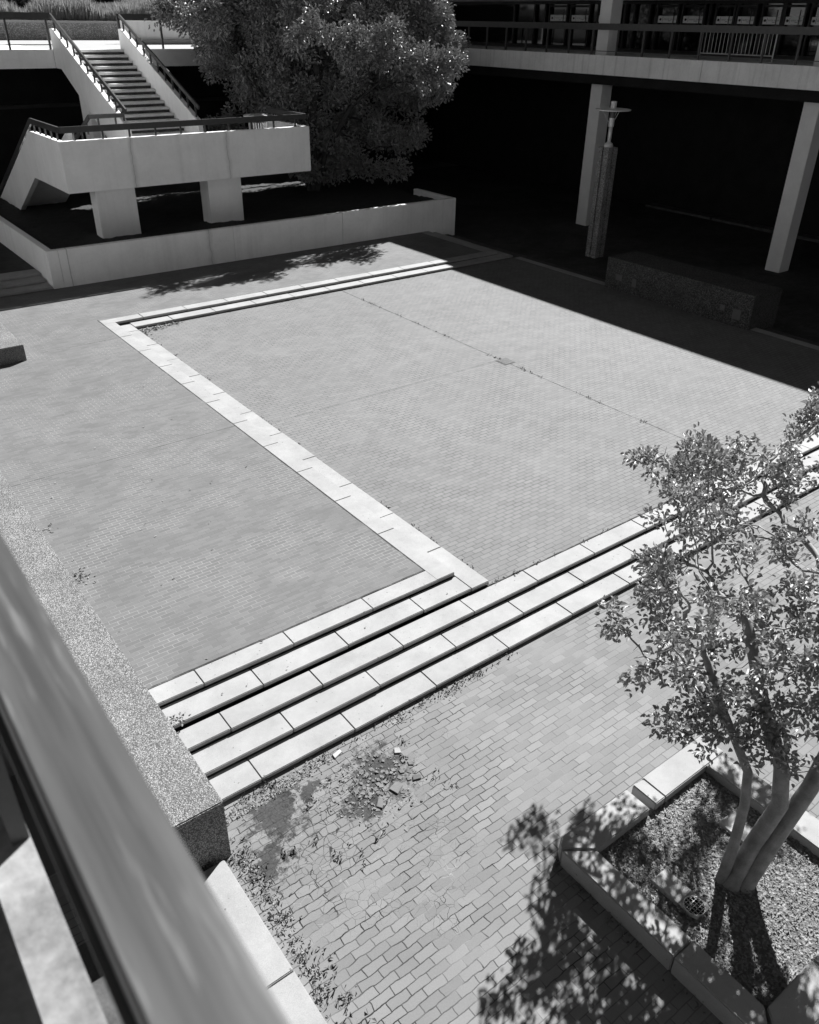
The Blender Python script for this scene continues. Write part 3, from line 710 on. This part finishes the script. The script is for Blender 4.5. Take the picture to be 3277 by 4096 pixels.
# ------------------------------------------------------------------ trees
def grow_tree(name, label, stems, attractors, bark, leafm, nleaf, ll, lw, twig_r=.004, spread=.16, step=.13, infl=1.2, rscale=.0032, cluster=7, dead=0, stem_r=(), up=.6, bend=.25, p_exp=.5):
    """space colonisation: stems are polylines [(p, r)...]; attractors (n,3) fill the crown"""
    t_ = thing(name, label, 'tree', stems[0][0])
    nodes_p, par = [], []
    for s in stems:
        prev = -1
        for a, b in zip(s, s[1:]):
            a, b = Vector(a), Vector(b); k = max(1, int((b - a).length / step))
            for i in range(k + (1 if b == Vector(s[-1]) else 0)):
                nodes_p.append(a.lerp(b, i / k)); par.append(prev); prev = len(nodes_p) - 1
    base_n = len(nodes_p)
    NP = np.array([list(p) for p in nodes_p]); par = list(par)
    alive = np.ones(len(attractors), bool); at = np.array(attractors)
    nearest = np.zeros(len(at), int); nd = np.full(len(at), 1e9)
    def upd(i0):
        for i in range(i0, len(NP)):
            d = np.linalg.norm(at - NP[i], axis=1); m = d < nd; nd[m] = d[m]; nearest[m] = i
    upd(0)
    for it in range(60):
        ok = alive & (nd < infl if it > 6 else nd < infl * 3)
        if not ok.any(): break
        new = []
        for i in np.unique(nearest[ok]):
            v = at[ok & (nearest == i)] - NP[i]; v = (v / np.linalg.norm(v, axis=1)[:, None]).mean(0) + rng.normal(0, .22, 3) + np.array([0, 0, .05])
            v /= np.linalg.norm(v); new.append((i, NP[i] + v * step))
        i0 = len(NP)
        NP = np.vstack([NP] + [q[None] for _, q in new]); par += [i for i, _ in new]
        upd(i0); alive &= nd > step * .9
        if len(NP) > 9000: break
    n_ = len(NP); cnt = np.zeros(n_); kids = [[] for _ in range(n_)]
    for i, p in enumerate(par):
        if p >= 0: kids[p].append(i)
    for i in range(n_ - 1, -1, -1):
        if not kids[i]: cnt[i] = 1
        if par[i] >= 0: cnt[par[i]] += cnt[i]
    r = twig_r * np.maximum(cnt, 1) ** p_exp
    k0 = 0
    for si, s in enumerate(stems):       # the main stems are as thick as given
        if si >= len(stem_r): break
        m = 0
        for a, b in zip(s, s[1:]): m += max(1, int((Vector(b) - Vector(a)).length / step))
        m += 1
        for j in range(m):
            if k0 + j < base_n: r[k0 + j] = max(r[k0 + j], stem_r[si] * (1.15 - .5 * j / m) * (1.25 if j == 0 else 1))
        k0 += m
    mb = MB(); done = set()
    starts = [i for i in range(n_) if par[i] < 0]
    stack = [(i, -1) for i in starts]
    while stack:
        i, frm = stack.pop()
        pts = []; rs = []
        if frm >= 0: pts.append(NP[frm]); rs.append(min(r[frm], r[i] * 1.25))
        cur = i
        while True:
            pts.append(NP[cur]); rs.append(r[cur])
            if not kids[cur]: break
            ks = sorted(kids[cur], key=lambda k: -cnt[k])
            for k in ks[1:]: stack.append((k, cur))
            cur = ks[0]
        rs[-1] *= .6
        if len(pts) > 1:
            mb.tube([tuple(p) for p in pts], rs, 9 if rs[0] > .03 else (6 if rs[0] > .012 else 4), cap=False)
    mb.build('trunk', bark, t_, smooth=True)
    tw = np.array([i for i in range(base_n, n_) if cnt[i] <= 3])
    src = rng.choice(tw, nleaf // cluster)
    P0 = np.repeat(NP[src], cluster, 0); 
    dirs = np.repeat(NP[src] - NP[np.array([par[i] for i in src])], cluster, 0); dirs /= np.linalg.norm(dirs, axis=1)[:, None] + 1e-9
    off = rng.normal(0, 1, (len(P0), 3)); off /= np.linalg.norm(off, axis=1)[:, None]; off *= (rng.uniform(0, 1, len(P0)) ** .6 * spread)[:, None]
    D = dirs * .5 + off / spread + np.array([0, 0, .15])
    quads('crown', leaves(P0 + off, D, ll, lw, up=up, bend=bend), leafm, t_, nper=6, faces=LF)
    return t_
def blob_points(blobs, dens):
    out = []
    for cx, cy, cz, rx, ry, rz in blobs:
        n = max(4, int(dens * rx * ry * rz * 4.19)); q = rng.normal(0, 1, (n, 3)); q /= np.linalg.norm(q, axis=1)[:, None]
        q *= (rng.uniform(0, 1, n) ** (1 / 2.4))[:, None]
        out.append(q * np.array([rx, ry, rz]) + np.array([cx, cy, cz]))
    return np.vstack(out)
# small multi-stemmed tree in the square planter
tx, ty = 5.67, 2.0
stems = [
    [(tx, ty + .02, PS - .05), (5.9, 2.03, .3), (6.06, 1.98, .8), (6.13, 2.1, 1.15), (6.2, 2.5, 1.7), (6.5, 3.0, 2.2)],
    [(tx + .09, ty - .06, PS - .05), (6.02, 1.92, .35), (6.36, 1.88, .93), (6.8, 1.95, 1.4), (7.1, 2.3, 1.9), (7.4, 2.7, 2.4)],
    [(tx - .05, ty + .10, PS - .05), (5.69, 2.12, .3), (5.83, 2.2, .75), (5.92, 2.3, 1.05), (5.95, 2.7, 1.5), (6.0, 3.1, 2.0)]]
CROWN = [(7.88, 4.6, 2.6), (7.81, 5.09, 2.6), (6.44, 3.92, 2.1), (5.8, 3.41, 1.8), (5.53, 2.88, 1.6), (5.64, 2.59, 1.4), (7.4, 3.53, 2.6), (6.47, 3.04, 2.2), (8.5, 3.99, 2.8), (9.78, 4.41, 2.9), (6.14, 2.44, 1.9),
         (7.23, 2.8, 2.6), (6.43, 2.22, 2.2), (8.39, 2.84, 3.0), (6.83, 1.9, 2.5), (6.06, 2.9, 1.9), (5.93, 1.91, 1.8), (7.06, 3.63, 2.5), (5.92, 3.76, 2.0), (8.34, 4.25, 2.8), (7.2, 4.31, 2.4), (10.32, 4.2, 3.1)]
blobs = [(x + .12, y, z, .62, .5, .3) for x, y, z in CROWN] + [(6.25, 3.75, 3.15, .5, .4, .2), (5.5, 3.35, 2.85, .4, .35, .2), (4.95, 2.75, 2.5, .35, .35, .2), (5.25, 2.7, 3.05, .5, .4, .22), (7.0, 4.0, 3.4, .5, .4, .2)] + [(5.8, 2.1, 1.55, .3, .25, .15), (6.0, 1.72, 1.6, .3, .25, .15), (6.35, 1.6, 1.85, .35, .3, .2), (6.5, 2.0, 1.75, .4, .35, .25), (6.1, 2.35, 1.45, .35, .3, .2), (6.9, 2.0, 2.0, .45, .4, .25), (7.3, 2.6, 2.1, .5, .4, .3)]
grow_tree('crape_myrtle', 'small multi-stemmed leafy tree growing in the square stone planter at lower right', stems, blob_points(blobs, 80), M_['bark'], M_['leaf'], 13500, .066, .036, twig_r=.0042, spread=.12, step=.11, infl=.9, p_exp=.47, cluster=11, stem_r=(.080, .084, .050))
# large tree in the long planter
bx_, by_ = 18.4, 30.9
stems = [[(bx_, by_, SOIL - .1), (bx_ + .1, by_, 2.2), (bx_ + .1, by_ + .1, 3.6), (bx_ + .4, by_, 5.2), (bx_ + .3, by_, 7)],
         [(bx_ + .1, by_ - .1, SOIL - .1), (bx_ + .4, by_ - .3, 2.4), (bx_ + 1.4, by_ - .8, 4.2)], [(bx_ - .15, by_, SOIL - .1), (bx_ - .7, by_ + .2, 2.9), (bx_ - 2.2, by_ + .3, 5.0)]]
f_ = 1.07
blobs = [(20.9, 29.2, 7.3, 2.9, 2.0, 1.7), (17.3, 30, 7.8, 2.8, 2.2, 1.6), (14.7, 30.0, 7.3, 1.6, 1.4, .9), (21.4, 28.8, 5.3, 1.8, 1.6, .9), (18.6, 29.6, 5.0, 2.0, 1.6, .8),
         (20.9, 28.4, 3.3, 1.6, 1.2, .6), (17.6, 29.4, 3.3, 1.5, 1.2, .6), (22.9, 28.8, 6.6, 1.1, 1.2, .9), (15.6, 31, 5.6, 1.6, 1.6, .8), (19.0, 28.3, 2.3, 1.2, .8, .35), (19.6, 27.6, 6.3, 1.5, 1.0, .6)]
blobs = [(x * f_, y * f_, 7.2 + (z - 7.2) * f_, a * f_, b * f_, c * f_) for x, y, z, a, b, c in blobs]
blobs += [(19, 34.5, 6.6, 3.0, 1.8, 1.8), (23.5, 33.5, 6.5, 2.2, 2.0, 1.8), (19.3, 27.7, 6.3, 1.8, .8, .9), (21.9, 27.5, 5.9, 1.3, .8, .7), (17.2, 28.2, 6.6, 1.2, .8, .8),
          (17.4, 31.6, 4.4, 2.0, 1.2, 1.1), (20.3, 31.2, 4.3, 2.0, 1.2, .9), (19.2, 31.4, 2.9, 2.2, 1.2, .9), (21.8, 31.3, 3.2, 1.3, 1.0, .8), (16.9, 33.6, 5.2, 1.6, 1.0, 1.0), (14.9, 34.2, 7.3, 1.1, .8, .8), (16.4, 34.4, 7.6, 1.4, 1, 1), (22.6, 31.5, 5.6, 1.4, 1.2, 1.0), (17.0, 32.0, 2.7, 1.4, 1.0, .7),
          (20.6, 31.0, 6.2, 2.4, 1.4, 1.0), (17.8, 31.5, 6.0, 2.2, 1.4, 1.2), (19.8, 32.0, 1.9, 1.9, 1.0, .5), (23.2, 31.6, 4.4, 1.0, 1.0, .8), (17.6, 29.9, 2.0, .9, .7, .4), (21.3, 29.6, 1.75, 1.5, .8, .35), (15.2, 32.6, 3.2, 1.3, .9, .8), (22.6, 28.3, 4.7, 1.0, .6, .5)]
grow_tree('shade_tree', 'large dense dark-leaved tree rising from the long planter beside the staircase', stems, blob_points(blobs, 4.5), M_['darkbark'], M_['bigleaf'], 150000, .145, .07, twig_r=.012, spread=.42, step=.34, infl=3.0, cluster=16, p_exp=.45)

# trees and hedge at the back of the upper terrace
def bush(name, label, cat, c, r, nl, ll, mat, group=None, trunk=True):
    t_ = thing(name, label, cat, (c[0], c[1], c[2] - r[2]), group)
    if trunk: MB().tube([(c[0], c[1], c[2] - r[2] - .1), (c[0] + .1, c[1], c[2])], [.12, .06], 8).build('trunk', M_['darkbark'], t_)
    q = rng.normal(0, 1, (nl, 3)); q /= np.linalg.norm(q, axis=1)[:, None]
    rr = rng.uniform(.3, 1, nl) ** .5 * (1 + .25 * np.sin(q[:, 0] * 7 + c[0]) * np.cos(q[:, 2] * 6 + q[:, 1] * 5))
    P = q * rr[:, None] * np.array(r) + np.array(c)
    quads('crown', leaves(P, q + np.array([0, 0, .3]), ll, ll * .5), mat, t_, nper=6, faces=LF)
    return t_
bush('dark_shrub', 'dark round shrub among the tall pale grass on the terrace planter', 'shrub', (14.6, 52.5, 7.5), (1.1, .8, .75), 5000, .12, M_['shrub'])
bush('dark_shrub', 'smaller dark shrub left of the round one in the tall pale grass', 'shrub', (12.9, 52.3, 7.2), (.8, .6, .45), 2500, .12, M_['shrub'])
for i, (x, y, s, lab) in enumerate(((9, 66, 4.5, 'leftmost dark tree behind the tall grass on the terrace'), (19, 68, 4.5, 'dark tree behind the tall grass above the stair'), (28, 66, 5, 'dark tree behind the terrace, hidden mostly by the large tree'), (39, 70, 5, 'rightmost dark tree behind the terrace'))):
    bush('background_tree', lab, 'tree', (x, y, 9.5), (5.5, 3.5, s), 9000, .5, M_['shrub'], 'trees at the back of the upper terrace')
n = 60000
bx0 = rng.uniform(4, 23, n); by0 = rng.uniform(50.2, 55, n); hh = rng.uniform(.5, 1.0, n) * (1 + .25 * np.sin(bx0 * 1.3) + .15 * np.sin(bx0 * 3.1))
base = np.stack([bx0, by0, np.full(n, 6.82)], 1); lean = rng.normal(0, .22, (n, 2))
tip = base + np.stack([lean[:, 0] * hh, lean[:, 1] * hh, hh], 1); sd_ = np.stack([np.full(n, .018), rng.normal(0, .01, n), np.zeros(n)], 1)
mid = (base + tip) / 2 + np.array([0, 0, .08])
V = np.stack([base - sd_, base + sd_, mid + sd_, mid - sd_, tip], 1)
me_f = [(0, 1, 2, 3)]
quads_o = quads('tall_grass', np.concatenate([V[:, :4], ], 1), M_['grass'], nper=4)
V2_ = np.stack([mid - sd_, mid + sd_, tip + sd_ * .2, tip - sd_ * .2], 1)
g2 = quads('grass_tips', V2_, M_['grass'], quads_o, nper=4)
tag(quads_o, 'tall pale grass in the raised planter behind the upper terrace', 'grass', kind='stuff')

# ------------------------------------------------------------------ litter, weeds, rubble
def scatter_leaves(name, label, spots, z, ll=.05, mat='litter', cat='leaf litter', seed=1):
    Ps = []
    for x0, y0, sx, sy, n in spots: Ps.append(np.stack([rng.normal(x0, sx, n), rng.normal(y0, sy, n), np.full(n, z) + rng.uniform(.003, .02, n)], 1))
    P = np.vstack(Ps); n = len(P)
    D = np.stack([rng.normal(0, 1, n), rng.normal(0, 1, n), rng.normal(0, .2, n)], 1)
    return tag(quads(name, leaves(P, D, ll, ll * .42, up=2, bend=.12, fold=.15, jit=.1), M_[mat], nper=6, faces=LF), label, cat, kind='stuff')
def line(x0, y0, x1, y1, k, s, n): return [(x0 + (x1 - x0) * i / k, y0 + (y1 - y0) * i / k, s, s, n) for i in range(k + 1)]
scatter_leaves('leaf_litter', 'dead leaves and debris gathered along the foot of the lowest step and the low wall',
    line(1.95, 5.75, 3.3, 5.86, 9, .05, 34) + line(1.9, 5.2, 1.86, 3.6, 9, .06, 26) + [(3.5, 5.45, .3, .15, 170), (3.4, 5.0, .2, .15, 90), (4.4, 5.85, .1, .05, 60), (5.2, 5.85, .14, .05, 60), (4.45, 2.45, .05, .14, 30)], LO, .032)
scatter_leaves('leaf_litter', 'dead leaves lying in the far left corner of the sunken court', [(7.3, 21.02, .25, .08, 170), (7.9, 21.1, .2, .05, 60), (7.0, 20.7, .05, .3, 40)], .0, .07)
scatter_leaves('leaf_litter', 'few dead leaves lying on the brick walkway beside the aggregate walls', [(2.05, 10.6, .08, .12, 45), (3.9, 21.2, .1, .2, 30), (2.1, 12.2, .05, .1, 15), (3.0, 11, 1.0, 2.5, 30), (4.6, 16, 1, 3, 15)], A0, .05)
scatter_leaves('leaf_litter', 'stray dead leaves lying on the pale stone steps', [(3.5, 7.2, 1.4, .05, 8), (2.05, 7.15, .08, .06, 25)], A0 - R_, .045)
def weeds(name, label, spots, ll=.11):
    Ps = []
    for x0, y0, z0, sx, sy, n in spots: Ps.append(np.stack([rng.normal(x0, sx, n), rng.normal(y0, sy, n), np.full(n, z0)], 1))
    P = np.vstack(Ps); n = len(P); D = np.stack([rng.normal(0, .6, n), rng.normal(0, .6, n), np.ones(n)], 1)
    return tag(quads(name, leaves(P, D, ll, .004, up=.1, bend=.5, fold=.1, jit=.25), M_['weed'], nper=6, faces=LF), label, 'weeds', kind='stuff')
sp = []
for k in range(26):
    sp.append((13.47, 7.4 + random.random() * 13, .0, .012, .06, random.randint(2, 7)))
for k in range(22): sp.append((6.99, 7.3 + random.random() * 13.5, 0, .02, .04, random.randint(2, 8)))
for k in range(26): sp.append((7.3 + random.random() * 9, 21.22, 0, .05, .012, random.randint(2, 7)))
for k in range(18): sp.append((7.0 + random.random() * 6, 7.06, 0, .06, .012, random.randint(1, 5)))
weeds('court_weeds', 'small weeds growing in the joints and edges of the sunken court', sp, .05)
sp = [(2.05, 7.17, A0 - R_, .06, .04, 14)]
for k in range(30): sp.append((1.93 + random.random() * 4.5, 5.9, LO, .1, .03, random.randint(2, 11)))
for k in range(34): sp.append((1.83 + random.random() * .22, 2.6 + random.random() * 2.8, LO, .06, .06, random.randint(5, 16)))
for k in range(26): sp.append((2.1 + random.random() * 2.2, 4.3 + random.random() * 1.4, LO, .03, .03, random.randint(2, 8)))
for k in range(16): sp.append((4.46, 1.5 + random.random() * 1.8, LO, .04, .05, random.randint(2, 8)))
weeds('pavement_weeds', 'weeds and grass tufts growing through the broken brick paving at the foot of the steps', sp, .045)
# loose broken bricks
mb = MB()
for k in range(110):
    x = random.gauss(3.6, .28); y_ = random.gauss(5.2, .2); s = random.uniform(.012, .045); a = random.random() * 3
    if y_ > 5.88: continue
    c, sn = math.cos(a) * s, math.sin(a) * s
    pts = [(x + c, y_ + sn), (x - sn * .8, y_ + c * .7), (x - c * .9, y_ - sn), (x + sn * .7, y_ - c * .9)]
    mb.prism(pts, 2, LO, LO + random.uniform(.004, .013))
tag(mb.build('brick_rubble', simple('rubble', .15, .9, .4, 12, .3, .004), None), 'broken brick chips around the bare patch at the foot of the steps', 'rubble', kind='stuff')
for x, y_, a, sx, sy, g, lab in ((3.45, 5.83, .3, .07, .03, .4, 'white brick fragment lying just below the lowest step'), (4.05, 5.45, 1.2, .05, .04, .3, 'pale square brick chip at the edge of the bare patch'),
                             (3.72, 5.02, .5, .075, .06, .15, 'flat grey brick fragment on the bare dark patch'), (3.45, 4.95, .9, .07, .035, .14, 'grey brick piece at the left of the bare dark patch'), (4.0, 5.0, -.3, .055, .035, .10, 'dark brick piece at the lower right of the bare patch')):
    mb = MB(); c, s_ = math.cos(a), math.sin(a)
    mb.prism([(x + c * u - s_ * v, y_ + s_ * u + c * v) for u, v in ((-sx, -sy), (sx * .8, -sy), (sx, sy * .6), (-sx * .7, sy))], 2, LO + .002, LO + .018)
    tag(mb.build('brick_fragment', simple('fragment_%0.2f' % g, g, .85, .1, 10), bevel=.004), lab, 'brick fragment')
